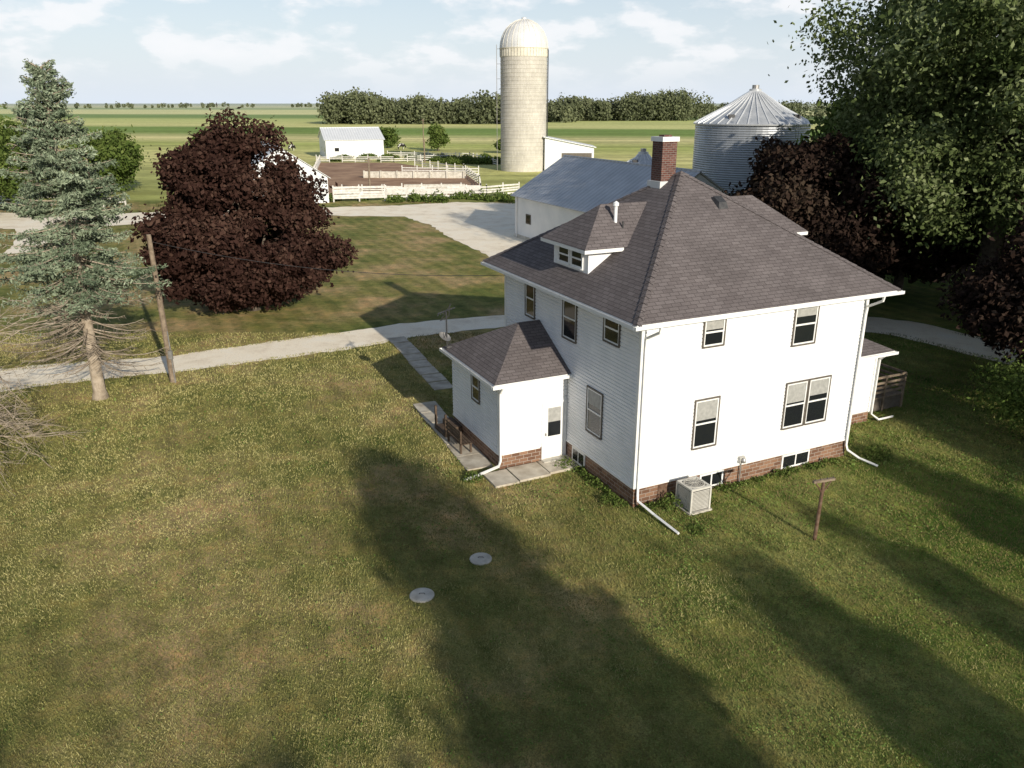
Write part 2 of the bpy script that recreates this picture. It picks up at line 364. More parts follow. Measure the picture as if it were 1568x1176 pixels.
for i,(x,y,r) in enumerate(((-.9,20.0,.32),(-2.4,18.2,.33))):
    mb=MB(); mb.revolve(0,0,[(r*1.03,-.05),(r,0.03),(r*.9,0.045),(r*.35,.05)],28,'concrete',True); mb.tube([(-.08,0,.05),(-.06,0,.08),(.06,0,.08),(.08,0,.05)],.009,'darkmetal',6); mb.obj('septic_tank_lid',None,False,(x,y,0))

# ---------------------------------------------------------------- HOUSE
house=empty('farmhouse',(C0[0],C0[1],0),TH)
L,W,O,ZE,ZB=9.36,9.63,0.7,6.355,0.70
def siding(mb,F,u0,u1,z0,z1,lap=0.125,k='siding'):
    o,t,n=F
    def T(u,w,z): return (o[0]+u*t[0]+w*n[0],o[1]+u*t[1]+w*n[1],z)
    z=z0; flip=(t[0]*n[1]-t[1]*n[0])>0
    while z<z1-1e-4:
        zt=min(z+lap,z1); zm=min(z+lap*.66,zt); zn=min(z+lap*.82,zt)
        qs=[[T(u0,.034,z),T(u1,.034,z),T(u1,.034,zm),T(u0,.034,zm)],
            [T(u0,.034,zm),T(u1,.034,zm),T(u1,.008,zn),T(u0,.008,zn)],
            [T(u0,.008,zn),T(u1,.008,zn),T(u1,.006,zt),T(u0,.006,zt)],
            [T(u0,.006,z),T(u1,.006,z),T(u1,.034,z),T(u0,.034,z)]]
        for q in qs:
            if flip: q.reverse()
            mb.face(q,k)
        z=zt
FR=((0,0),(1,0),(0,-1)); FL=((0,0),(0,1),(-1,0)); FB=((0,W),(1,0),(0,1)); FRt=((L,0),(0,1),(1,0))
mb=MB()
for F,ln in ((FR,L),(FL,W),(FB,L),(FRt,W)):
    siding(mb,F,0.0,ln,ZB,ZE-.14)
    for u in (0,ln):
        uu=(u-.044,u+.075) if u==0 else (u-.075,u+.044)
        mb.fbox(F,uu[0],uu[1],.010,.052,ZB-.02,ZE-.14,'trim')
    mb.fbox(F,.08,ln-.08,.004,.058,ZB-.045,ZB+.02,'trim')
mb.obj('siding_walls',house)
mb=MB()
mb.box(0,L,0,W,-.2,ZB-.03,'brick'); mb.box(.01,L-.01,.01,W-.01,ZB-.03,ZE-.14,'siding')
mb.obj('foundation',house)
mb=MB(); ap=(4.68,4.815,10.07)
c=[(-O,-O,ZE),(L+O,-O,ZE),(L+O,W+O,ZE),(-O,W+O,ZE)]
for i in range(4): mb.face([c[i],c[(i+1)%4],ap],'shingle')
for i in range(4):
    p=Vector(c[i]); q=Vector(ap); nseg=26
    side=(q-p).cross(Vector((0,0,1))).normalized()*.14
    up=Vector((0,0,.035))
    for k in range(nseg):
        a=p.lerp(q,k/nseg)+up*1.3; b_=p.lerp(q,(k+1)/nseg)+up*.8
        dz=Vector((0,0,-.075))
        mb.face([a+side+dz,a,b_,b_+side+dz],'shingle'); mb.face([a,a-side+dz,b_-side+dz,b_],'shingle')
mb.obj('hip_roof',house)
mb=MB()
zf=ZE-.15
def ring(mb,x0,x1,y0,y1,z0,z1,t,k):
    mb.box(x0,x1,y0,y0+t,z0,z1,k); mb.box(x0,x1,y1-t,y1,z0,z1,k); mb.box(x0,x0+t,y0+t,y1-t,z0,z1,k); mb.box(x1-t,x1,y0+t,y1-t,z0,z1,k)
ring(mb,-O+.01,L+O-.01,-O+.01,W+O-.01,zf,ZE-.012,.03,'trim')
mb.box(-O+.04,L+O-.04,-O+.04,W+O-.04,zf+.01,zf+.03,'trim')
def gutter(mb,F,u0,u1,z,k='trim'):
    mb.fbox(F,u0,u1,.0,.012,z-.1,z,k); mb.fbox(F,u0,u1,.012,.10,z-.1,z-.088,k); mb.fbox(F,u0,u1,.10,.115,z-.1,z+.01,k)
    mb.fbox(F,u0,u0+.01,.012,.10,z-.088,z,k); mb.fbox(F,u1-.01,u1,.012,.10,z-.088,z,k)
gutter(mb,((-O,-O+.008),(1,0),(0,-1)),-.1,L+2*O+.1,ZE-.03); gutter(mb,((-O+.008,-O),(0,1),(-1,0)),.0,W+2*O,ZE-.03)
gutter(mb,((L+O-.008,-O),(0,1),(1,0)),.0,W+2*O,ZE-.03)
mb.obj('eaves_and_gutters',house)
def downspout(mb,pts,r=.05): mb.tube(pts,r,'trim',4)
mb=MB()
downspout(mb,[(.12,-O-.05,ZE-.12),(.12,-O-.02,ZE-.3),(.08,-.14,ZE-.62),(.08,-.11,ZE-.9),(.08,-.11,.5),(.08,-.16,.28),(.20,-.9,.13),(.25,-2.1,.07)])
downspout(mb,[(L-.1,-O-.05,ZE-.12),(L-.1,-O-.02,ZE-.3),(L-.1,-.14,ZE-.62),(L-.1,-.11,ZE-.9),(L-.1,-.11,.5),(L-.05,-.16,.3),(L+.1,-.6,.12),(L+.25,-1.3,.07)])
mb.obj('downspouts',house)
def window(mb,F,u0,u1,z0,z1,blind=0.5,dark=True,mull=True):
    w0=.045
    kt='darktrim' if dark else 'trim'
    e=.05
    mb.fbox(F,u0-e,u0,w0-.04,w0+.03,z0-e,z1+e,kt); mb.fbox(F,u1,u1+e,w0-.04,w0+.03,z0-e,z1+e,kt)
    mb.fbox(F,u0,u1,w0-.04,w0+.035,z1,z1+e,kt); mb.fbox(F,u0-.0,u1,w0-.04,w0+.05,z0-e,z0,kt)
    s=.05; zm=(z0+z1)/2
    for a,b_,w in ((zm-.02,z1,.022),(z0,zm+.02,.012)):
        mb.fbox(F,u0,u0+s,w0-.04,w0+w-.001,a,b_,'trim'); mb.fbox(F,u1-s,u1,w0-.04,w0+w-.001,a,b_,'trim')
        mb.fbox(F,u0+s,u1-s,w0-.04,w0+w,b_-s,b_,'trim'); mb.fbox(F,u0+s,u1-s,w0-.04,w0+w,a,a+s,'trim')
    zb_=z1-s-(z1-z0-2*s)*blind
    if blind>0: mb.fbox(F,u0+s,u1-s,w0-.04,w0+.002,zb_,z1-s,'blind')
    if blind<1: mb.fbox(F,u0+s,u1-s,w0-.04,w0,z0+s,zb_,'glass')
mb=MB()
window(mb,FR,2.30,3.08,5.15,6.05,.40); window(mb,FR,6.05,7.02,4.72,6.08,.28)
window(mb,FR,2.2,3.12,1.68,3.33,.42); window(mb,FR,6.05,6.97,1.70,3.33,.44); window(mb,FR,7.09,8.03,1.70,3.33,.36)
window(mb,FL,7.02,7.74,4.68,6.05,0,); window(mb,FL,3.88,4.78,4.56,6.05,.0); window(mb,FL,1.18,2.06,5.15,6.06,.0)
window(mb,FL,2.02,2.95,1.66,3.22,.35)
for F,a,b_ in ((FR,2.68,3.58),(FR,6.3,7.5),(FL,3.1,3.9)):
    mb.fbox(F,a-.05,b_+.05,0.0,.03,.08,.62,'trim'); mb.fbox(F,a+.02,(a+b_)/2-.03,.03,.036,.15,.55,'glass'); mb.fbox(F,(a+b_)/2+.03,b_-.02,.03,.036,.15,.55,'glass')
mb.fbox(FR,0.95,1.3,0,.025,.12,.6,'rust')
mb.obj('windows',house)
mb=MB()
mb.fbox(FR,4.2,4.42,.03,.16,.78,1.0,'acbeige'); mb.tube([(4.31,-.09,-.05),(4.31,-.09,.8)],.025,'metalpaint'); mb.revolve(4.31,-.2,[(.0,.80),(.08,.82),(.09,.9),(.05,.98)],12,'metalpaint',True)
mb.obj('gas_meter',house)
mb=MB(); cx,cy=4.25,5.3
mb.box(cx-.31,cx+.31,cy-.31,cy+.31,8.9,11.10,'chimbrick'); mb.box(cx-.36,cx+.36,cy-.36,cy+.36,11.101,11.26,'trim'); mb.box(cx-.16,cx+.16,cy-.16,cy+.16,11.261,11.32,'chimbrick')
mb.box(cx-.40,cx+.40,cy-.40,cy+.40,9.35,9.74,'domesteel')
mb.obj('chimney',house)
mb=MB(); mb.tube([(1.55,4.15,7.8),(1.55,4.15,9.15)],.06,'whitesteel',10); mb.revolve(1.55,4.15,[(.10,9.1),(.10,9.2),(.02,9.26)],12,'whitesteel'); mb.tube([(1.7,3.9,7.6),(1.7,3.9,8.6)],.03,'darkmetal',8)
x,y=5.3,3.35; z=ZE+.69*(y+O)-.03; mb.hexa([(x-.22,y-.25,z-.22),(x+.22,y-.25,z-.22),(x+.22,y+.2,z+.05),(x-.22,y+.2,z+.05),(x-.16,y-.18,z+.02),(x+.16,y-.18,z+.02),(x+.16,y+.15,z+.20),(x-.16,y+.15,z+.20)],'darkmetal')
mb.obj('roof_vents',house)
def dormer(sign):
    X=(lambda a:a) if sign<0 else (lambda a:L-a)
    mb=MB(); b0,b1=3.6,6.0; fa=.2; zw=7.85; zr=9.1; ov=.36; bm=4.8
    def plane(a): return ZE+.69*(a+O)
    def fc(pts,k):
        pts=[(X(p[0]),p[1],p[2]) for p in pts]
        if sign>0: pts=pts[::-1]
        mb.face(pts,k)
    fc([(fa,b1,plane(fa)-.2),(fa,b0,plane(fa)-.2),(fa,b0,zw),(fa,b1,zw)],'siding')
    ae=(zw-ZE)/.69-O
    fc([(fa,b0,plane(fa)-.2),(ae+.3,b0,zw-.1),(ae+.3,b0,zw),(fa,b0,zw)],'siding')
    fc([(ae+.3,b1,zw-.1),(fa,b1,plane(fa)-.2),(fa,b1,zw),(ae+.3,b1,zw)],'siding')
    e0=fa-ov; y0,y1=b0-ov,b1+ov; ar=(zr-ZE)/.69-O; ae2=ae+.02; ah=e0+1.5
    fc([(e0,y1,zw),(e0,y0,zw),(ah,bm,zr)],'shingle')
    fc([(e0,y0,zw),(ae2,y0,zw),(ar,bm,zr),(ah,bm,zr)],'shingle')
    fc([(ae2,y1,zw),(e0,y1,zw),(ah,bm,zr),(ar,bm,zr)],'shingle')
    x0,x1=sorted((X(e0),X(e0+.03))); mb.box(x0,x1,y0,y1,zw-.13,zw-.01,'trim')
    x0,x1=sorted((X(e0+.03),X(ae-.12))); mb.box(x0,x1,y0,y0+.03,zw-.13,zw-.01,'trim'); mb.box(x0,x1,y1-.03,y1,zw-.13,zw-.01,'trim')
    x0,x1=sorted((X(e0+.03),X(ae-.2))); mb.box(x0,x1,y0+.03,y1-.03,zw-.10,zw-.08,'trim')
    for u0,u1 in ((3.95,4.7),(4.85,5.6)):
        window(mb,((X(fa)-sign*.02,0),(0,1),(sign,0)),u0,u1,7.1,7.68,0,False)
    mb.obj('dormer',house)
dormer(-1); dormer(1)
PA,PB0,PB1,PZ=-2.72,4.42,8.8,3.35
mb=MB()
FPr=((PA,PB0),(1,0),(0,-1)); FPl=((PA,PB0),(0,1),(-1,0)); FPb=((PA,PB1),(1,0),(0,1))
mb.box(PA,-.001,PB0,PB1,-.2,.6,'brick'); mb.box(PA+.01,-.002,PB0+.01,PB1-.01,.601,PZ-.1,'siding')
siding(mb,FPr,0,1.66,.6,PZ-.1); siding(mb,FPr,1.66,2.67,2.3,PZ-.1); siding(mb,FPl,0,PB1-PB0,.6,PZ-.1); siding(mb,FPb,0,2.67,.6,PZ-.1)
for F in (FPr,FPl): mb.fbox(F,-.044,.075,.010,.052,.58,PZ-.1,'trim'); mb.fbox(F,.08,1.6,.004,.056,.56,.615,'trim')
mb.fbox(FPl,1.6,PB1-PB0,.004,.056,.56,.615,'trim')
mb.fbox(FPr,1.66,1.76,.010,.06,.10,2.3,'trim'); mb.fbox(FPr,2.6,2.67,.010,.06,.10,2.3,'trim'); mb.fbox(FPr,1.76,2.6,.010,.06,2.2,2.3,'trim')
mb.fbox(FPr,1.76,2.6,.0,.03,.10,.95,'trim'); mb.fbox(FPr,1.76,1.92,.0,.03,.95,2.2,'trim'); mb.fbox(FPr,2.44,2.6,.0,.03,.95,2.2,'trim'); mb.fbox(FPr,1.92,2.44,.0,.03,2.05,2.2,'trim')
mb.fbox(FPr,1.92,2.44,.0,.018,.95,1.5,'glass'); mb.fbox(FPr,1.92,2.44,.0,.017,1.5,2.05,'blind'); mb.fbox(FPr,1.80,1.84,.03,.08,1.0,1.1,'metalpaint')
mb.fbox(FPr,1.62,2.7,.0,.35,-.02,.10,'concrete')
window(mb,FPl,1.66,2.32,2.0,3.0,0); 
mb.obj('porch_walls',house)
mb=MB(); po=.32; e=[(PA-po,PB0-po,PZ),(.0,PB0-po,PZ),(0,PB1+po,PZ),(PA-po,PB1+po,PZ)]
r0=(-.9,6.6,4.72); r1=(-.045,6.6,4.72)
mb.face([e[3],e[0],r0],'shingle'); mb.face([e[0],(-.045,PB0-po,PZ),r1,r0],'shingle'); mb.face([(-.045,PB1+po,PZ),e[3],r0,r1],'shingle')
mb.box(PA-po+.01,-.05,PB0-po+.01,PB0-po+.04,PZ-.13,PZ-.012,'trim'); mb.box(PA-po+.01,PA-po+.04,PB0-po+.04,PB1+po-.01,PZ-.13,PZ-.012,'trim'); mb.box(PA-po+.04,-.05,PB1+po-.04,PB1+po-.01,PZ-.13,PZ-.012,'trim')
mb.box(PA-po+.04,-.05,PB0-po+.04,PB1+po-.04,PZ-.1,PZ-.08,'trim')
gutter(mb,((PA-po,PB0-po+.008),(1,0),(0,-1)),-.1,-PA+po,PZ-.03); gutter(mb,((PA-po+.008,PB0-po),(0,1),(-1,0)),0,PB1-PB0+2*po,PZ-.03)
mb.tube([(PA-.02,PB0-po-.05,PZ-.1),(PA-.02,PB0-.12,PZ-.4),(PA-.02,PB0-.11,PZ-.6),(PA-.02,PB0-.11,.4),(PA-.1,PB0-.15,.22),(PA-.9,PB0-.25,.1),(PA-1.5,PB0-.35,.06)],.05,'trim',4)
mb.obj('porch_roof',house)
mb=MB(); XA=12.9; Y0,Y1=2.1,6.2; EZ=3.1
mb.box(L+.001,XA,Y0,Y1,-.2,.45,'brick'); mb.box(L+.002,XA-.01,Y0+.01,Y1-.01,.451,EZ-.1,'siding')
siding(mb,((L,Y0),(1,0),(0,-1)),.05,XA-L,.45,EZ-.1); siding(mb,((XA,Y0),(0,1),(1,0)),0,Y1-Y0,.45,EZ-.1)
mb.fbox(((L,Y0),(1,0),(0,-1)),XA-L-.09,XA-L+.044,.010,.055,.43,EZ-.1,'trim')
q=.45
mb.face([(L+.06,Y0-q,EZ),(XA+q,Y0-q,EZ),(XA-1.6,4.15,4.1),(L+.06,4.15,4.1)],'shingle'); mb.face([(XA+q,Y0-q,EZ),(XA+q,Y1+q,EZ),(XA-1.6,4.15,4.1)],'shingle'); mb.face([(XA+q,Y1+q,EZ),(L+.06,Y1+q,EZ),(L+.06,4.15,4.1),(XA-1.6,4.15,4.1)],'shingle')
mb.box(L+.07,XA+q-.01,Y0-q+.01,Y0-q+.04,EZ-.13,EZ-.012,'trim'); mb.box(XA+q-.04,XA+q-.01,Y0-q+.04,Y1+q,EZ-.13,EZ-.012,'trim'); mb.box(L+.07,XA+q-.04,Y0-q+.04,Y1+q-.01,EZ-.1,EZ-.08,'trim')
gutter(mb,((L+.07,Y0-q+.008),(1,0),(0,-1)),0,XA-L+q,EZ-.03)
mb.tube([(XA+.05,Y0-q,EZ-.1),(XA+.05,Y0-.12,EZ-.4),(XA+.05,Y0-.11,EZ-.6),(XA+.05,Y0-.11,.35),(XA+.3,Y0-.3,.12),(XA+1.3,Y0-.2,.06)],.05,'trim',4)
mb.obj('side_entry',house)
deck=empty('wooden_deck',(*HW(13.15,2.6),0),TH)
mb=MB()
for i in range(20): mb.box(0,2.4,i*.15,i*.15+.14,.62,.66,'wood')
for x in (0.05,1.2,2.35):
    for y in (.05,1.5,2.9): mb.box(x-.05,x+.05,y-.05,y+.05,-.1,1.6,'wood')
for z in (.85,1.05,1.25,1.5):
    mb.box(0,2.4,.01,.04,z,z+.1,'wood'); mb.box(2.36,2.39,.0,3,z,z+.1,'wood')
mb.box(.02,2.38,.06,.08,.05,.6,'darktrim')
mb.obj('deck_frame',deck)
st=empty('wooden_bench',(*HW(PA-.85,6.1),0),TH)
mb=MB()
for i in range(4): mb.box(.05+i*.12,.15+i*.12,0,1.5,.42,.46,'darkwood')
for y in (.1,1.35):
    for x in (.08,.48): mb.box(x-.035,x+.035,y-.035,y+.035,0,.42 if x>.2 else .95,'darkwood')
for z in (.58,.72,.86): mb.box(.03,.06,0,1.5,z,z+.09,'darkwood')
mb.obj('bench_frame',st)
mb=MB(); mb.box(-.75,0,0,1.1,-.05,.2,'darkwood'); mb.box(-.4,0,0,1.1,.201,.4,'darkwood')
for yy_ in (0,1.1):
    mb.box(-.72,-.64,yy_-.04,yy_+.04,0,1.0,'darkwood')
o=mb.obj('porch_steps',None,False,(*HW(PA-.02,7.9),0)); o.rotation_euler=(0,0,TH)
an=empty('satellite_dish',(*HW(PA-.25,8.7),PZ))
mb=MB(); mb.tube([(0,0,-.1),(0,0,1.55)],.03,'darkmetal',6); mb.tube([(0,0,.3),(.45,.3,-.0)],.02,'darkmetal',6)
mb.obj('mast',an)
mb=MB(); 
for i in range(7): mb.tube([(-.30+i*.1,-.28+.03*i,1.42+.04*i),(-.30+i*.1,.28-.03*i,1.42+.04*i)],.016,'darkmetal',5)
mb.tube([(-.34,0,1.42),(.34,0,1.68)],.022,'darkmetal',5); mb.tube([(-.25,0,1.15),(.1,0,1.35),(.15,0,1.8)],.018,'darkmetal',5); mb.tube([(-.2,.1,1.2),(.2,-.1,1.85)],.018,'darkmetal',5)
mb.tube([(0,0,.1),(.5,-.1,.15),(.8,-.1,.2)],.025,'metalpaint',6)
mb.obj('antenna_elements',an)
mb=MB(); mb.revolve(0,0,[(.01,0),(.11,.015),(.20,.05),(.25,.085)],20,'metalpaint'); mb.tube([(0,0,0),(0,.05,.3)],.014,'darkmetal',5)
o=mb.obj('dish',an); o.location=(-.1,-.1,.5); o.rotation_euler=(math.radians(35),0,math.radians(60))
ac=empty('air_conditioner_unit',(*HW(1.75,-.82),0),TH)
mb=MB(); s=.37
mb.box(-s-.08,s+.08,-s-.08,s+.08,-.05,.06,'concrete')
mb.box(-s+.03,s-.03,-s+.03,s-.03,.061,.80,'darkmetal')
for i in range(14):
    z=.10+i*.048
    ring(mb,-s,s,-s,s,z,z+.026,.02,'acbeige')
for sx in (-1,1):
    for sy in (-1,1): mb.box(sx*s-.03 if sx<0 else s-.03,sx*s+.03 if sx<0 else s+.03,sy*s-.03,sy*s+.03,.06,.83,'acbeige')
ring(mb,-s-.02,s+.02,-s-.02,s+.02,.80,.87,.09,'acbeige'); mb.box(-s+.07,s-.07,-s+.07,s-.07,.80,.82,'darkmetal')
for r in (.08,.14,.20,.26,.31):
    mb.tube([(r*math.cos(a*math.pi/12),r*math.sin(a*math.pi/12),.88) for a in range(25)],.006,'acbeige',4)
for a in range(6):
    an_=a*math.pi/6; mb.tube([(-.33*math.cos(an_),-.33*math.sin(an_),.885),(.33*math.cos(an_),.33*math.sin(an_),.885)],.006,'acbeige',4)
mb.revolve(0,0,[(.32,.821),(.32,.88),(.34,.88),(.34,.821)],24,'acbeige')
mb.obj('ac_cabinet',ac)
cp=empty('clothesline_post',(9.1,21.1,0)); mb=MB()
mb.tube([(0,0,-.1),(0.0,0,1.0),(0,0,1.93)],[.06,.055,.05],'rust',10); mb.box(-.38,.38,-.045,.045,1.93,2.0,'wood')
mb.tube([(-.3,0,1.93),(0,-.01,1.55)],.02,'rust',6); mb.tube([(.3,0,1.93),(0,-.01,1.55)],.02,'rust',6)
for x in (-.33,-.12,.12,.33): mb.tube([(x,0,2.0),(x,0,2.05)],.012,'darkmetal',5)
mb.obj('post_and_crossbar',cp)
cp.rotation_euler=(0,0.02,.35)
up=empty('utility_pole',(-15.9,35.4,0)); mb=MB()
mb.tube([(0,0,-.2),(-.1,.05,4),(-.18,.1,6.9)],[.15,.125,.10],'wood',10); mb.tube([(.12,-.08,0),(.08,-.06,2.5)],.03,'metalpaint',6); mb.box(.03,.2,-.22,-.08,1.2,1.6,'metalpaint')
mb.obj('pole',up)
cb=MB(); A=Vector((-16.1,35.5,6.6)); B=Vector((*HW(-.1,9.4),5.9)); pts=[]
for i in range(15):
    t=i/14; p=A.lerp(B,t); p.z-=1.0*4*t*(1-t)*.5; pts.append(p)
cb.tube(pts,.012,'darkmetal',5); cb.obj('overhead_cable')

# ---------------------------------------------------------------- farm buildings
def gable(name,o,ang,Ln,Wd,ze,zr,wm,rm,openings=()):
    e=empty(name,(o[0],o[1],0),ang); mb=MB()
    mb.face([(0,0,0),(Ln,0,0),(Ln,0,ze),(0,0,ze)],wm); mb.face([(Ln,Wd,0),(0,Wd,0),(0,Wd,ze),(Ln,Wd,ze)],wm)
    mb.face([(0,Wd,0),(0,0,0),(0,0,ze),(0,Wd/2,zr),(0,Wd,ze)],wm); mb.face([(Ln,0,0),(Ln,Wd,0),(Ln,Wd,ze),(Ln,Wd/2,zr),(Ln,0,ze)],wm)
    mb.obj('walls',e); mb=MB(); ov=.35; sl=(zr-ze)/(Wd/2); t=.06
    for s in (0,1):
        y0=-ov if s==0 else Wd+ov; z0=ze-ov*sl+.03
        p=[(-ov,y0,z0),(Ln+ov,y0,z0),(Ln+ov,Wd/2,zr+.03),(-ov,Wd/2,zr+.03)]
        if s: p=p[::-1]
        pt=[(x,y,z+t) for x,y,z in p]
        mb.hexa(p+pt,rm)
    mb.tube([(-ov,Wd/2,zr+.1),(Ln+ov,Wd/2,zr+.1)],.1,rm,6)
    mb.obj('roof',e)
    mb=MB()
    for (side,u0,u1,z0,z1,k) in openings:
        F={'f':((0,0),(1,0),(0,-1)),'l':((0,0),(0,1),(-1,0)),'r':((Ln,0),(0,1),(1,0)),'b':((0,Wd),(1,0),(0,1))}[side]
        mb.fbox(F,u0-.08,u1+.08,.0,.03,z0-.08 if z0>.2 else z0,z1+.08,'trim'); mb.fbox(F,u0,u1,.03,.04,z0,z1,k)
    if openings: mb.obj('doors_and_windows',e)
    return e
barn=gable('metal_roof_barn',(.3,78.6),TH-math.pi/2,20.5,11,4.1,7.4,'whitesteel','barnroof')
mb=MB()
mb.fbox(((0,0),(1,0),(0,-1)),2.4,3.4,.01,.05,1.6,2.5,'darktrim'); mb.fbox(((0,0),(1,0),(0,-1)),2.5,3.3,.05,.055,1.7,2.4,'glass')
mb.fbox(((0,0),(1,0),(0,-1)),0,20.5,.0,.03,0,.35,'concrete')
mb.fbox(((0,0),(1,0),(0,-1)),.35,.55,.01,.12,.1,3.9,'trim'); mb.obj('barn_window',barn)
gable('machine_shed',(-43.4,193.9),math.radians(18),13.5,16,4.2,6.6,'whitesteel','whiteroof',(('f',2,3,1.6,2.4,'glass'),('f',5.5,6.6,0.1,2.3,'trim'),('l',3,4.2,1.4,2.3,'glass'),('l',9,10.2,1.4,2.3,'glass')))
gable('cattle_shed',(-24.0,106.8),TH+math.pi/2,15,11.5,3.3,7.1,'whitesteel','whiteroof',(('l',3.5,6.5,0,2.6,'darktrim'),('f',5,6,1.4,2.2,'glass')))
silo=empty('concrete_silo',(2.2,160,0)); R=4.35
mb=MB(); prof=[]
z=0
while z<20.4: prof+=[(R,z),(R,z+.56),(R+.05,z+.58),(R+.05,z+.66),(R,z+.68)]; z+=.68
mb.revolve(0,0,prof,48,'silo'); o=mb.obj('stave_wall',silo,False); cyluv(o,R)
mb=MB(); mb.revolve(0,0,[(R+.02,20.3),(R+.08,20.4),(R+.08,21.7),(R+.2,21.75),(R+.2,21.9)],48,'cream')
for i in range(48):
    a=2*math.pi*i/48; x,y=(R+.09)*math.cos(a),(R+.09)*math.sin(a); mb.tube([(x,y,20.45),(x,y,21.7)],.07,'concrete',4)
mb.obj('parapet_band',silo)
mb=MB(); prof=[((R+.1)*math.cos(t*math.pi/2/12),21.9+4.9*math.sin(t*math.pi/2/12)) for t in range(12)]+[(.45,26.75),(.45,27.05),(.05,27.2)]
mb.revolve(0,0,prof,48,'domesteel')
for i in range(24):
    a=2*math.pi*i/24; mb.tube([((R+.12)*math.cos(t*math.pi/16)*math.cos(a),(R+.12)*math.cos(t*math.pi/16)*math.sin(a),21.9+4.92*math.sin(t*math.pi/16)) for t in range(8)],.045,'cream',4)
mb.obj('dome',silo)
mb=MB()
for dy in (-.3,.3): mb.tube([(-R-.7,dy,0),(-R-.7,dy,22.5)],.05,'metalpaint',5)
for i in range(56): mb.tube([(-R-.7,-.3,.4+i*.4),(-R-.7,.3,.4+i*.4)],.025,'metalpaint',4)
for i in range(9): mb.tube([(-R-.7,.3,1+i*2.6),(-R,.3,1+i*2.6)],.04,'metalpaint',4)
mb.tube([(R+.12,-1,0),(R+.12,-1,21.5),(R-.6,-.6,23.2)],.1,'darkmetal',6)
mb.obj('ladder',silo)
mb=MB(); e=empty('silo_feed_room',(6.2,157,0))
mb.hexa([(0,0,0),(9.3,0,0),(9.3,7,0),(0,7,0),(0,0,6.2),(9.3,0,4.4),(9.3,7,4.4),(0,7,6.2)],'whitesteel')
mb.hexa([(-.3,-.4,6.26),(9.7,-.4,4.36),(9.7,7.4,4.36),(-.3,7.4,6.26),(-.3,-.4,6.4),(9.7,-.4,4.5),(9.7,7.4,4.5),(-.3,7.4,6.4)],'whiteroof')
mb.box(3.2,8.9,-.04,-.01,0,3.4,'darktrim'); mb.obj('feed_room',e)
def gbin(name,x,y,R,ze,za,rib=36):
    e=empty(name,(x,y,0)); mb=MB(); prof=[]; z=0
    while z<ze-.01: z2=min(z+1.12,ze); prof+=[(R,z),(R,z2-.06),(R+.035,z2-.05),(R+.035,z2)]; z=z2
    mb.revolve(0,0,prof,64,'binwall'); o=mb.obj('corrugated_wall',e); cyluv(o,R)
    mb=MB(); mb.revolve(0,0,[(R+.2,ze-.12),(R+.22,ze),(R*.5,(ze+za)/2-.05),(.6,za-.25),(.6,za),(.05,za+.12)],64,'binroof')
    for i in range(rib):
        a=2*math.pi*i/rib; c_,s_=math.cos(a),math.sin(a); mb.tube([((R+.2)*c_,(R+.2)*s_,ze+.03),(R*.5*c_,R*.5*s_,(ze+za)/2),(.6*c_,.6*s_,za-.2)],.06,'binrib',4)
    mb.tube([(0,0,za),(0,0,za+.4)],.35,'metalpaint',10)
    mb.obj('conical_roof',e)
    mb=MB(); a=math.radians(-60)
    for k in (-.03,.03):
        mb.tube([((R+.25)*math.cos(a+k),(R+.25)*math.sin(a+k),0),((R+.25)*math.cos(a+k),(R+.25)*math.sin(a+k),ze)],.03,'metalpaint',4)
    for aa in (-2.3,-.75):
        px,py=R*.82*math.cos(aa),R*.82*math.sin(aa); zz=ze+(za-ze)*.18
        mb.box(px-.28,px+.28,py-.28,py+.28,zz-.1,zz+.3,'darkmetal')
    mb.obj('ladder_and_hatch',e)
    return e
gbin('grain_bin',24.9,87,5.75,10.4,13.7)
gbin('grain_bin',15.2,96,2.0,5.7,7.0,16)
def fence(pl,h=1.4,rails=4,step=2.6,mat='whitewood',rh=.16):
    mb=MB()
    for i in range(len(pl)-1):
        a=Vector(pl[i]); b_=Vector(pl[i+1]); ln=(b_-a).length; n=max(1,round(ln/step)); d=(b_-a)/n; nn=Vector((d.y,-d.x)).normalized()
        for k in range(n+1):
            p=a+d*k; mb.box(p.x-.08,p.x+.08,p.y-.08,p.y+.08,-.1,h+random.uniform(0,.15),mat)
        for k in range(n):
            p=a+d*k; q=p+d
            for r in range(rails):
                if random.random()<.06: continue
                z=h*(.18+.8*r/rails)+random.uniform(-.03,.03); z2=z+random.uniform(-.04,.04); o1=nn*.09; o2=nn*.13
                mb.hexa([(*(p+o2),z),(*(q+o2),z2),(*(q+o1),z2),(*(p+o1),z),(*(p+o2),z+rh),(*(q+o2),z2+rh),(*(q+o1),z2+rh),(*(p+o1),z+rh)],mat)
    mb.obj('board_fence')
fence([(-23.5,107.4),(-17,109.0)],2.1,5,2.7,rh=.28)
fence([(-17,110.2),(-3.5,112),(1,116)],1.8,4,2.7,rh=.22)
fence([(-24,115.5),(-4.5,117.5),(-5.2,131),(-9,154),(-20,170)],1.5,3,3)
fence([(-36,150),(-42,181)],1.5,3,3)
fence([(-43,182),(-26,182),(-12,190)],1.5,3,3); fence([(-20,150),(-6,148)],1.6,3,3)
fence([(-66,104),(-48,101)],1.5,3,3); fence([(-30,200),(-10,196),(-3,172)],1.4,3,3.5)
mb=MB(); mb.box(-12,-3,0,.35,0,1.0,'concrete'); mb.box(-12,-3,-1.2,-1.0,0,.6,'concrete'); o=mb.obj('feed_bunk',None,False,(-4,122,0)); o.rotation_euler=(0,0,.1)
mb=MB(); mb.box(-9,9,0,.3,0,1.1,'concrete')
for i in range(7): mb.box(-8.9+i*2.9,-8.6+i*2.9,-.25,-.001,0,1.25,'concrete')
o=mb.obj('concrete_wall',None,False,(-17,143,0)); o.rotation_euler=(0,0,-.05)
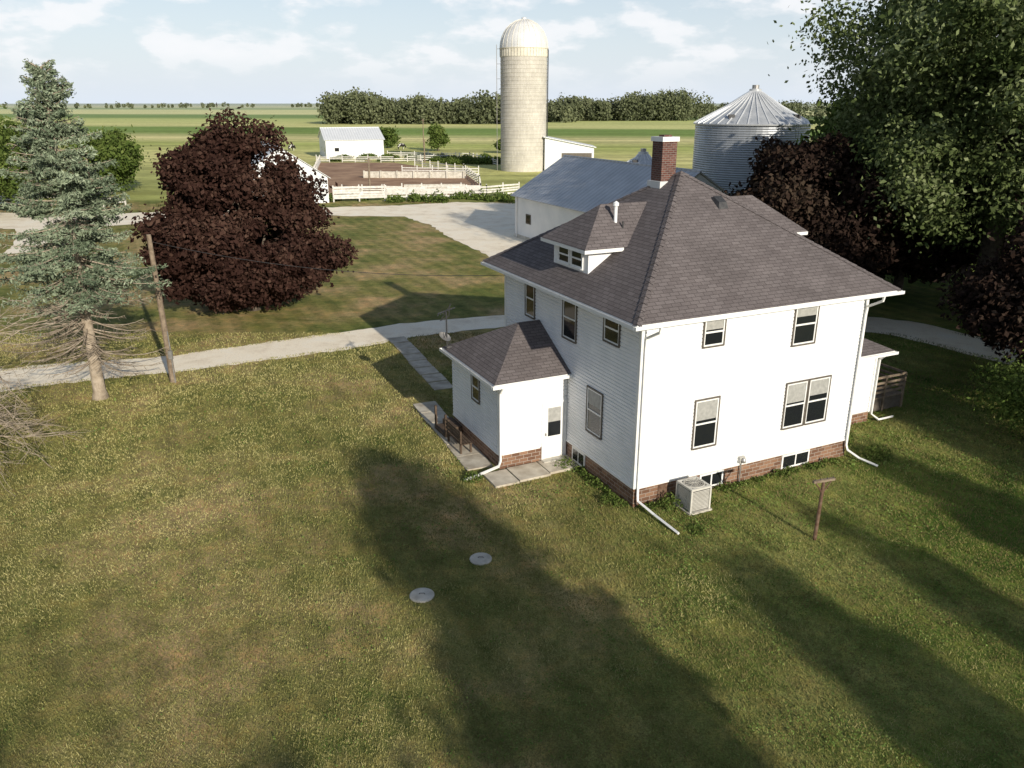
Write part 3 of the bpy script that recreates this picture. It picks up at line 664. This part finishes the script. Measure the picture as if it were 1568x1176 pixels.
for (x,y,h) in ((-53,103,6.5),(-20.5,118,5),(-26,245,8),(-80,150,8),(-19,180,5)):
    mb=MB(); mb.tube([(0,0,-.2),(0,0,h*.5),(0.05,0,h)],[.16,.14,.11],'wood',8); mb.box(-.5,.5,-.05,.05,h-.5,h-.38,'wood'); mb.obj('fence_pole',None,False,(x,y,0))
def cow(x,y,rz):
    V=[(0,0,1.15),(.55,0,1.2),(-.6,0,1.2),(-.75,0,1.0),(.95,0,1.15),(1.25,0,.65),(1.45,0,.35)]
    E=[(0,1),(0,2),(2,3),(1,4),(4,5),(5,6)]; Rr=[.40,.38,.36,.2,.24,.16,.09]
    for sx,root,hock in ((.55,1,.03),(-.62,2,-.08)):
        for sy in (-.2,.2):
            i=len(V); V+=[(sx,sy,.75),(sx+hock,sy,.40),(sx,sy,.05)]; E+=[(root,i),(i,i+1),(i+1,i+2)]; Rr+=[.15,.08,.07]
    i=len(V); V+=[(-.98,0,.9),(-1.0,0,.45)]; E+=[(3,i),(i,i+1)]; Rr+=[.04,.05]
    me=bpy.data.meshes.new('cow'); me.from_pydata(V,E,[]); me.materials.append(M['cow']); o=bpy.data.objects.new('cow',me); COL.objects.link(o)
    mod=o.modifiers.new('skin','SKIN'); 
    for k,r in enumerate(Rr): me.skin_vertices[0].data[k].radius=(r,r)
    me.skin_vertices[0].data[0].use_root=True
    sb=o.modifiers.new('sub','SUBSURF'); sb.levels=1; sb.render_levels=1
    o.location=(x,y,0); o.rotation_euler=(0,0,rz); o.scale=(1.1,1.1,1.1)
for c_ in ((-62,212,.2),(-66,220,2.8),(-60,226,1.0),(-31,232,.4),(-70,206,.1)): cow(*c_)

# ---------------------------------------------------------------- trees
broadleaf('purple_maple_tree',(-16.4,49.4),11.9,6.15,-.1,'maroon',250,430,.15,clr=.165,trunk=.33,power=.30,top=.70,bot=.05,fuzz=.15,zmid=.38,lumpy=.35,pe=2.3)
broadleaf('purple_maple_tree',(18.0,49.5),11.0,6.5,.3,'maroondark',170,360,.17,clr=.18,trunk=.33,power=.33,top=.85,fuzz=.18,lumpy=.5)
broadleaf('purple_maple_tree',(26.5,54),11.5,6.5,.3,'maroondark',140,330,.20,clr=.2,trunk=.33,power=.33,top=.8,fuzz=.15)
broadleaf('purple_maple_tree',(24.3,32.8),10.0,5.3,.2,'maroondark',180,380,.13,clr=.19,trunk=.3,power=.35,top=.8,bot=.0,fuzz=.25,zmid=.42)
broadleaf('silver_maple_tree',(28.3,47.2),24,11.6,5.0,'maple',430,430,.145,clr=.12,trunk=.6,power=.42,top=.98,limbs=40,fuzz=.5,droop=.35,lumpy=1.4)
broadleaf('silver_maple_tree',(42,62),21,11,2.5,'maple',150,260,.30,clr=.2,trunk=.6,power=.4,top=.9,limbs=14,fuzz=.3)
broadleaf('green_tree',(33,70),15,9,.4,'green',120,240,.30,clr=.2,trunk=.5,power=.4,top=.9,limbs=10,fuzz=.3)
broadleaf('green_tree',(37,45),12,7,.3,'green',100,220,.26,clr=.2,trunk=.4,power=.4,top=.9,limbs=8,fuzz=.3)
broadleaf('shade_tree',(20.3,28.0),3.4,3.1,.4,'green',90,150,.07,clr=.2,trunk=.12,power=.45,limbs=24,fuzz=.6)
for (x,y,h,r,zb) in ((36,31,16,6.5,1.5),(35,20,14.5,5.5,2)):
    broadleaf('unseen_tree',(x,y),h,r,zb,'yard',100,200,.27,clr=.23,trunk=.35,power=.42,top=.8,limbs=10,fuzz=.3)
for (x,y,h,r) in ((-61,92,11,6),(-68,110,12,7),(-58,118,9,5),(-74,84,10,6)):
    broadleaf('green_tree',(x,y),h,r,.6,'green',60,260,.26,clr=.25,trunk=.3,power=.4,limbs=6,fuzz=.4)
for (x,y,h,r) in ((-50,125,4,2.5),(-45,150,5,3),(-70,190,6,4),(-20,225,7,4),(-36,240,6,4),(-2,215,4,3),(-52,98,4,2.5)):
    broadleaf('field_tree',(x,y),h,r,.2,'green',24,120,.35,clr=.3,trunk=.15,power=.4,limbs=3,fuzz=.3)
SD=(-.463,.8864); SN=(.8864,.463)
def shade(s,tt,h,r,zb,n=90,per=130,top=.5,fz=.4):
    t0=tt-h/math.tan(EL); broadleaf('unseen_tree',(t0*SD[0]+s*SN[0],t0*SD[1]+s*SN[1]),h,r,zb,'yard',n,per,.25,clr=.24,trunk=.3,power=.5,top=top,limbs=12,fuzz=fz)
shade(7.8,30.0,18.5,3.3,3.5,140,150,.35)
shade(14.5,18.0,17,2.9,2.5,90,120,.45)
shade(19.2,19,16,2.2,3,60,110,.5)
shade(24.5,23.5,16,2.6,3,70,110,.5)
shade(29.5,27,16,3.0,3,70,120,.5)
shade(-4.5,20.0,17,6.0,2,90,100,.6,.7)  # unseen tree, added only to darken the lower left of the lawn
shade(1.6,17.5,17,3.8,2,60,100,.6,.7)  # second tree added out of view to dim the bottom strip of lawn
for (x,y,h,r) in ((-24.5,15.5,13.5,4.2),(-34,24,15,6)):
    broadleaf('green_tree',(x,y),h,r,2,'green',80,130,.26,clr=.25,trunk=.3,power=.5,limbs=10,fuzz=.4)

def spruce(base,H):
    e=empty('blue_spruce_tree',(base[0],base[1],0)); mb=MB()
    mb.tube([(0,0,-.2),(0,0,.4),(0,0,4),(0.05,0,9),(0,0,H-.3)],[.42,.27,.21,.12,.03],'sprucebark',10)
    C=[];S=[];SH=[]
    z=1.9
    while z<H-.15:
        f=(H-z)/H
        Rz=min(3.6,0.4+5.0*f**0.95)*(0.8 if z<4.5 else 1)
        nb=5 if z<5 else (7 if z<9 else 8)
        for k in range(nb):
            an=random.uniform(0,2*math.pi); ln=Rz*random.uniform(.5,1.2)
            droop=.10+.30*f
            st_=Vector((0,0,z+random.uniform(-.1,.1))); dirv=Vector((math.cos(an),math.sin(an),0))
            pts=[]
            for i in range(7):
                t=i/6; pts.append(st_+dirv*ln*t+Vector((0,0,-droop*ln*(t*1.1-.75*t*t*t)+ (0.35*f<.15)*.3*t)))
            mb.tube(pts,[.045*(1-.8*i/6) for i in range(7)],'sprucebark' if z>5 else 'deadwood',4,False)
            dens=0.0 if z<4.2 else (0.12 if z<5.1 else (.5 if z<6.0 else (.9 if z<8 else 1.15)))
            if random.random()<.10: dens*=.15
            cs=random.gauss(.5,.14)
            nbr=int(ln*5.6)+2
            for j in range(nbr):
                t=.15+.85*(j+random.random())/nbr
                i=min(int(t*6),5); p=pts[i].lerp(pts[i+1],t*6-i)
                side=dirv.cross(Vector((0,0,1)))*random.choice((-1,1)); bl=ln*.26*(1.15-t)+.17
                q=p+(side*.85+dirv*.5).normalized()*bl+Vector((0,0,-.15*bl-.05))
                if dens<.5 or random.random()<.15: mb.tube([p,p.lerp(q,.5)+Vector((0,0,random.uniform(-.05,.05))),q],[.014,.010,.005],'deadwood',3,False)
                nn_=int((8+bl*36)*dens)
                for m_ in range(nn_):
                    u=random.random(); c=p.lerp(q,u)+Vector((random.gauss(0,.055),random.gauss(0,.055),random.gauss(-.03,.06)))
                    C.append(c); S.append(random.uniform(.05,.11)); SH.append(cs+random.gauss(0,.15))
        z+=.23+.13*f
    mb.obj('trunk_and_branches',e,True)
    leafobj('needles',np.array([tuple(c) for c in C]),np.array(S),np.array(SH),'spruce',e,aspect=.35,up=.3)
    return len(C)
print('spruce needles',spruce((-18.3,33.3),13.8))
dt=empty('dead_tree',(-20.0,25.8,0)); mb=MB()
mb.tube([(0,0,-.2),(.1,0,1.5),(0,.1,3.5),(.2,0,5)],[.2,.16,.11,.04],'deadwood',8)
def twig(p,d,ln,r,dep):
    pts=[p]; q=p.copy(); dd=d.copy()
    for i in range(4):
        dd=(dd+Vector((random.gauss(0,.16),random.gauss(0,.16),random.gauss(-.03,.12)))).normalized(); q=q+dd*ln/4; pts.append(q.copy())
        if dep>0:
            for _ in range(2): twig(q.copy(),(dd+Vector((random.gauss(0,.6),random.gauss(0,.6),random.gauss(0,.45)))).normalized(),ln*.55,r*.5,dep-1)
    mb.tube(pts,[r,r*.85,r*.65,r*.5,r*.3],'deadwood',4,False)
for i in range(14):
    an=random.uniform(-1.2,1.2); twig(Vector((.05,0,random.uniform(.8,4.5))),Vector((math.cos(an),math.sin(an),random.uniform(-.15,.35))).normalized(),random.uniform(1.8,3.2),.035,2)
mb.obj('branches',dt)
def weeds(name,spots,mat='green',ls=.05,n=160):
    C=[];S=[];SH=[]
    for (x,y,r,h) in spots:
        k=int(n*r*r/.09)
        for _ in range(k):
            a=random.uniform(0,6.28); q=r*math.sqrt(random.random()); zz=h*random.random()*(1-.6*q/r)
            C.append((x+q*math.cos(a),y+q*math.sin(a),zz)); S.append(ls*random.uniform(.6,1.3)); SH.append(random.gauss(.5,.2))
    leafobj(name,np.array(C),np.array(S),np.array(SH),mat,aspect=.5)
sp=[]
for a in np.arange(.3,9.2,.28):
    if not 1.2<a<2.3 and random.random()<.75: sp.append((*HW(a,-.18-random.random()*.12),random.uniform(.10,.26),random.uniform(.10,.36)))
for a in np.arange(.3,4.2,.3): sp.append((*HW(-.2-random.random()*.1,a),random.uniform(.12,.25),random.uniform(.15,.4)))
sp+=[(*HW(1.15,-.5),.4,.6),(*HW(2.45,-.55),.35,.45),(*HW(-.5,.6),.35,.4),(*HW(-3.9,4.1),.4,.35),(*HW(-.6,3.6),.3,.45),(*HW(10.4,-.6),.5,.6),(*HW(9.9,.9),.6,.7),(*HW(10.5,1.3),.5,.6),(*HW(.9,-2.1),.3,.2)]
weeds('foundation_weeds',sp)
sp=[(x,y,random.uniform(.5,1.3),random.uniform(.6,1.8)) for x,y in [(random.uniform(-24,1),random.uniform(106.5,112.5)) for _ in range(34)]]
sp+=[(random.uniform(-14,0),random.uniform(176,182),1.6,1.6) for _ in range(26)]+[(random.uniform(-40,-5),random.uniform(183,200),1.6,1.3) for _ in range(30)]
weeds('tall_weeds',sp,'green',.22,14)

C=[];S=[];SH=[]
def tl(x0,x1,y0,y1,n,h0,h1,per=260,s=1.0,clus=0):
    cx=[(random.uniform(x0,x1),random.uniform(20,90)) for _ in range(max(clus,1))]
    for i in range(n):
        x=random.uniform(x0,x1); y=random.uniform(y0,y1)
        if clus: c0,cw=random.choice(cx); x=random.gauss(c0,cw)
        k=.5+.35*math.sin(x*.055+1.3)+.25*math.sin(x*.16+y*.02)+random.uniform(-.2,.2)
        h=h0+(h1-h0)*max(0,min(1,k)); r=h*random.uniform(.28,.55); cs=random.gauss(.45,.18)
        d=rng.normal(size=(per,3)); d/=np.linalg.norm(d,axis=1)[:,None]
        a_=np.arctan2(d[:,1],d[:,0])
        q=rng.uniform(.35,1,per)**.5*(1+.22*np.sin(4*a_+x)*np.cos(3*d[:,2]+y)+.16*np.sin(7*a_+5*d[:,2]+y))
        c=d*q[:,None]*np.array([r,r,h*.53])+np.array([x,y,h*.50]); c[:,2]=np.maximum(c[:,2],.3)
        C.append(c); S.append(rng.uniform(.45,1.1,per)*s); SH.append(cs+rng.normal(0,.10,per))
tl(-116,-5,508,560,120,12,19,340); tl(-5,40,540,620,30,10,15,260); tl(38,140,596,660,95,12,20.5,340); tl(140,300,640,720,70,8,14,200)
tl(-6,8,505,520,8,8,12)
tl(-1000,-100,2300,2700,80,7,13,60,2.4,9); tl(-250,900,1900,2400,90,7,13,60,2.4,10); tl(-1600,-700,1800,2300,60,7,13,60,2.4,8)
C=np.concatenate(C);S=np.concatenate(S);SH=np.concatenate(SH)
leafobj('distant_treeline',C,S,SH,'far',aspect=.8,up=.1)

# grass blades
N=420000
Y=9.5*(44/9.5)**rng.uniform(0,1,N); hw=.68*Y*1.0+3.0
X=rng.uniform(-1,1,N)*hw
def nearseg(X,Y,p,q,w):
    px,py=p; qx,qy=q; ll=(qx-px)**2+(qy-py)**2; t=np.clip(((X-px)*(qx-px)+(Y-py)*(qy-py))/ll,0,1); return ((X-px-t*(qx-px))**2+(Y-py-t*(qy-py))**2)<w*w
nr=np.array(NR); fr=np.array(FRr); mid=(nr+fr)/2
def blocked(X,Y):
    dx=X-C0[0]; dy=Y-C0[1]; a_=dx*AX[0]+dy*AX[1]; b_=dx*BX[0]+dy*BX[1]
    bad=((a_>-.05)&(a_<L+.05)&(b_>-.05)&(b_<W))|((a_>PA-.05)&(a_<0)&(b_>PB0-.05)&(b_<PB1))|((a_>-3.5)&(a_<0.02)&(b_>3.15)&(b_<4.45))|((a_>L)&(a_<13)&(b_>2)&(b_<6.3))
    bad|=nearseg(X,Y,(-6.5,43.0),(-3.1,34.4),.45)|nearseg(X,Y,(-3.85,32.5),(-1.15,26.2),.48)
    bad|=((X+.9)**2+(Y-20)**2<.11)|((X+2.4)**2+(Y-18.2)**2<.12)
    for i in range(len(mid)-1): bad|=nearseg(X,Y,mid[i],mid[i+1],1.35)
    return bad
k=~blocked(X,Y); X=X[k];Y=Y[k]; N=len(X)
sc=np.clip(Y/16,.75,2.4)
hgt=rng.uniform(.03,.08,N)*(sc**.35); wid=rng.uniform(.006,.013,N)*sc
an=rng.uniform(0,2*math.pi,N); ln=rng.normal(0,.5,(N,2))*hgt[:,None]
V=np.zeros((N,3,3)); V[:,0,0]=X-np.cos(an)*wid; V[:,0,1]=Y-np.sin(an)*wid; V[:,1,0]=X+np.cos(an)*wid; V[:,1,1]=Y+np.sin(an)*wid
V[:,2,0]=X+ln[:,0]; V[:,2,1]=Y+ln[:,1]; V[:,2,2]=hgt; V[:,:2,2]=.001
me=bpy.data.meshes.new('grass'); me.vertices.add(3*N); me.vertices.foreach_set('co',V.reshape(-1)); me.loops.add(3*N); me.loops.foreach_set('vertex_index',np.arange(3*N,dtype=np.int32)); me.polygons.add(N); me.polygons.foreach_set('loop_start',np.arange(0,3*N,3,dtype=np.int32)); me.update(); me.validate()
def vnoise(X,Y,s,seed):
    g=np.random.default_rng(seed).uniform(0,1,(256,256)); x=X/s+1000; y=Y/s+1000; xi=np.floor(x).astype(int); yi=np.floor(y).astype(int); fx=x-xi; fy=y-yi; fx=fx*fx*(3-2*fx); fy=fy*fy*(3-2*fy)
    return (g[xi%256,yi%256]*(1-fx)+g[(xi+1)%256,yi%256]*fx)*(1-fy)+(g[xi%256,(yi+1)%256]*(1-fx)+g[(xi+1)%256,(yi+1)%256]*fx)*fy
pat=.5*vnoise(X,Y,2.6,1)+.3*vnoise(X,Y,.9,2)+.2*vnoise(X,Y,.3,3)
a=me.attributes.new('shade','FLOAT','POINT'); a.data.foreach_set('value',np.repeat(np.clip(.46+1.3*(pat-.5)-.014*np.clip(X,-10,14)+rng.normal(0,.2,N),0,1),3).astype(np.float32))
me.materials.append(M['grassblade']); o=bpy.data.objects.new('grass',me); COL.objects.link(o)
N=90000
Y=10*(34/10)**rng.uniform(0,1,N); X=rng.uniform(-1,1,N)*(.68*Y+2)
pr=np.clip((vnoise(X,Y,1.1,11)*.6+vnoise(X,Y,.35,12)*.4-.42)*3.2,0,1)*np.clip(.35+.07*(X+2),.10,1)
k=(rng.uniform(0,1,N)<pr)&~blocked(X,Y); X=X[k];Y=Y[k];N=len(X)
leafobj('clover',np.stack([X,Y,rng.uniform(.05,.10,N)],1),rng.uniform(.018,.034,N)*np.clip(Y/18,.8,1.6),rng.normal(.5,.2,N),'clover',None,aspect=.8,up=2.0)

# ---------------------------------------------------------------- world, sun, camera
w=bpy.data.worlds.new('World'); scene.world=w; w.use_nodes=True; nt=NT(w); bg=nt.n['Background']
sky=nt.add('ShaderNodeTexSky',sky_type='NISHITA'); sky.sun_disc=False; sky.sun_elevation=EL; sky.sun_rotation=math.atan2(SUN[0],SUN[1]); sky.altitude=300; sky.air_density=1.0; sky.dust_density=0.8
tc=nt.add('ShaderNodeTexCoord'); sp_=nt.add('ShaderNodeSeparateXYZ',{0:tc.outputs['Generated']})
mp=nt.add('ShaderNodeMapping',{0:tc.outputs['Generated']}); mp.inputs['Scale'].default_value=(12,12,30); mp.inputs['Location'].default_value=(2.3,0.4,0.9)
cn=nt.add('ShaderNodeTexNoise',{'Vector':mp.outputs[0],'Scale':1.0,'Detail':7,'Roughness':0.52})
mask=nt.ramp(cn.outputs['Fac'],[(0.48,0.0),(0.54,0.35),(0.58,0.85),(0.68,1.0)])
zr_=nt.ramp(sp_.outputs[2],[(0.0,0.0),(0.025,0.25),(0.05,0.85),(0.14,1.0),(0.26,0.35),(0.5,0.15)])
mk=nt.math('MULTIPLY',mask,nt.math('MULTIPLY',zr_,0.9))
haze=nt.ramp(sp_.outputs[2],[(0.0,0.95),(0.04,0.78),(0.13,0.52),(0.28,0.05)])
c1=nt.mix(haze,sky.outputs[0],(7.6,8.4,9.5))
c2=nt.mix(mk,c1,(9.9,9.9,10.1))
nt.l.new(c2,bg.inputs[0]); bg.inputs[1].default_value=0.1
sd=bpy.data.lights.new('sun','SUN'); sd.energy=5.0; sd.angle=math.radians(.53); sd.color=(1,.92,.78)
so=bpy.data.objects.new('sun',sd); COL.objects.link(so); so.location=(30,-60,40)
dv=Vector((SUN[0]*math.cos(EL),SUN[1]*math.cos(EL),math.sin(EL))); so.rotation_euler=dv.to_track_quat('Z','Y').to_euler()
cam=bpy.data.cameras.new('camera'); co=bpy.data.objects.new('camera',cam); COL.objects.link(co); co.location=(0,0,12.4)
co.rotation_euler=(math.pi/2-.3389,0,0); cam.sensor_width=36; cam.lens=36*1222.4/1568; cam.clip_end=20000; cam.clip_start=.1
scene.camera=co
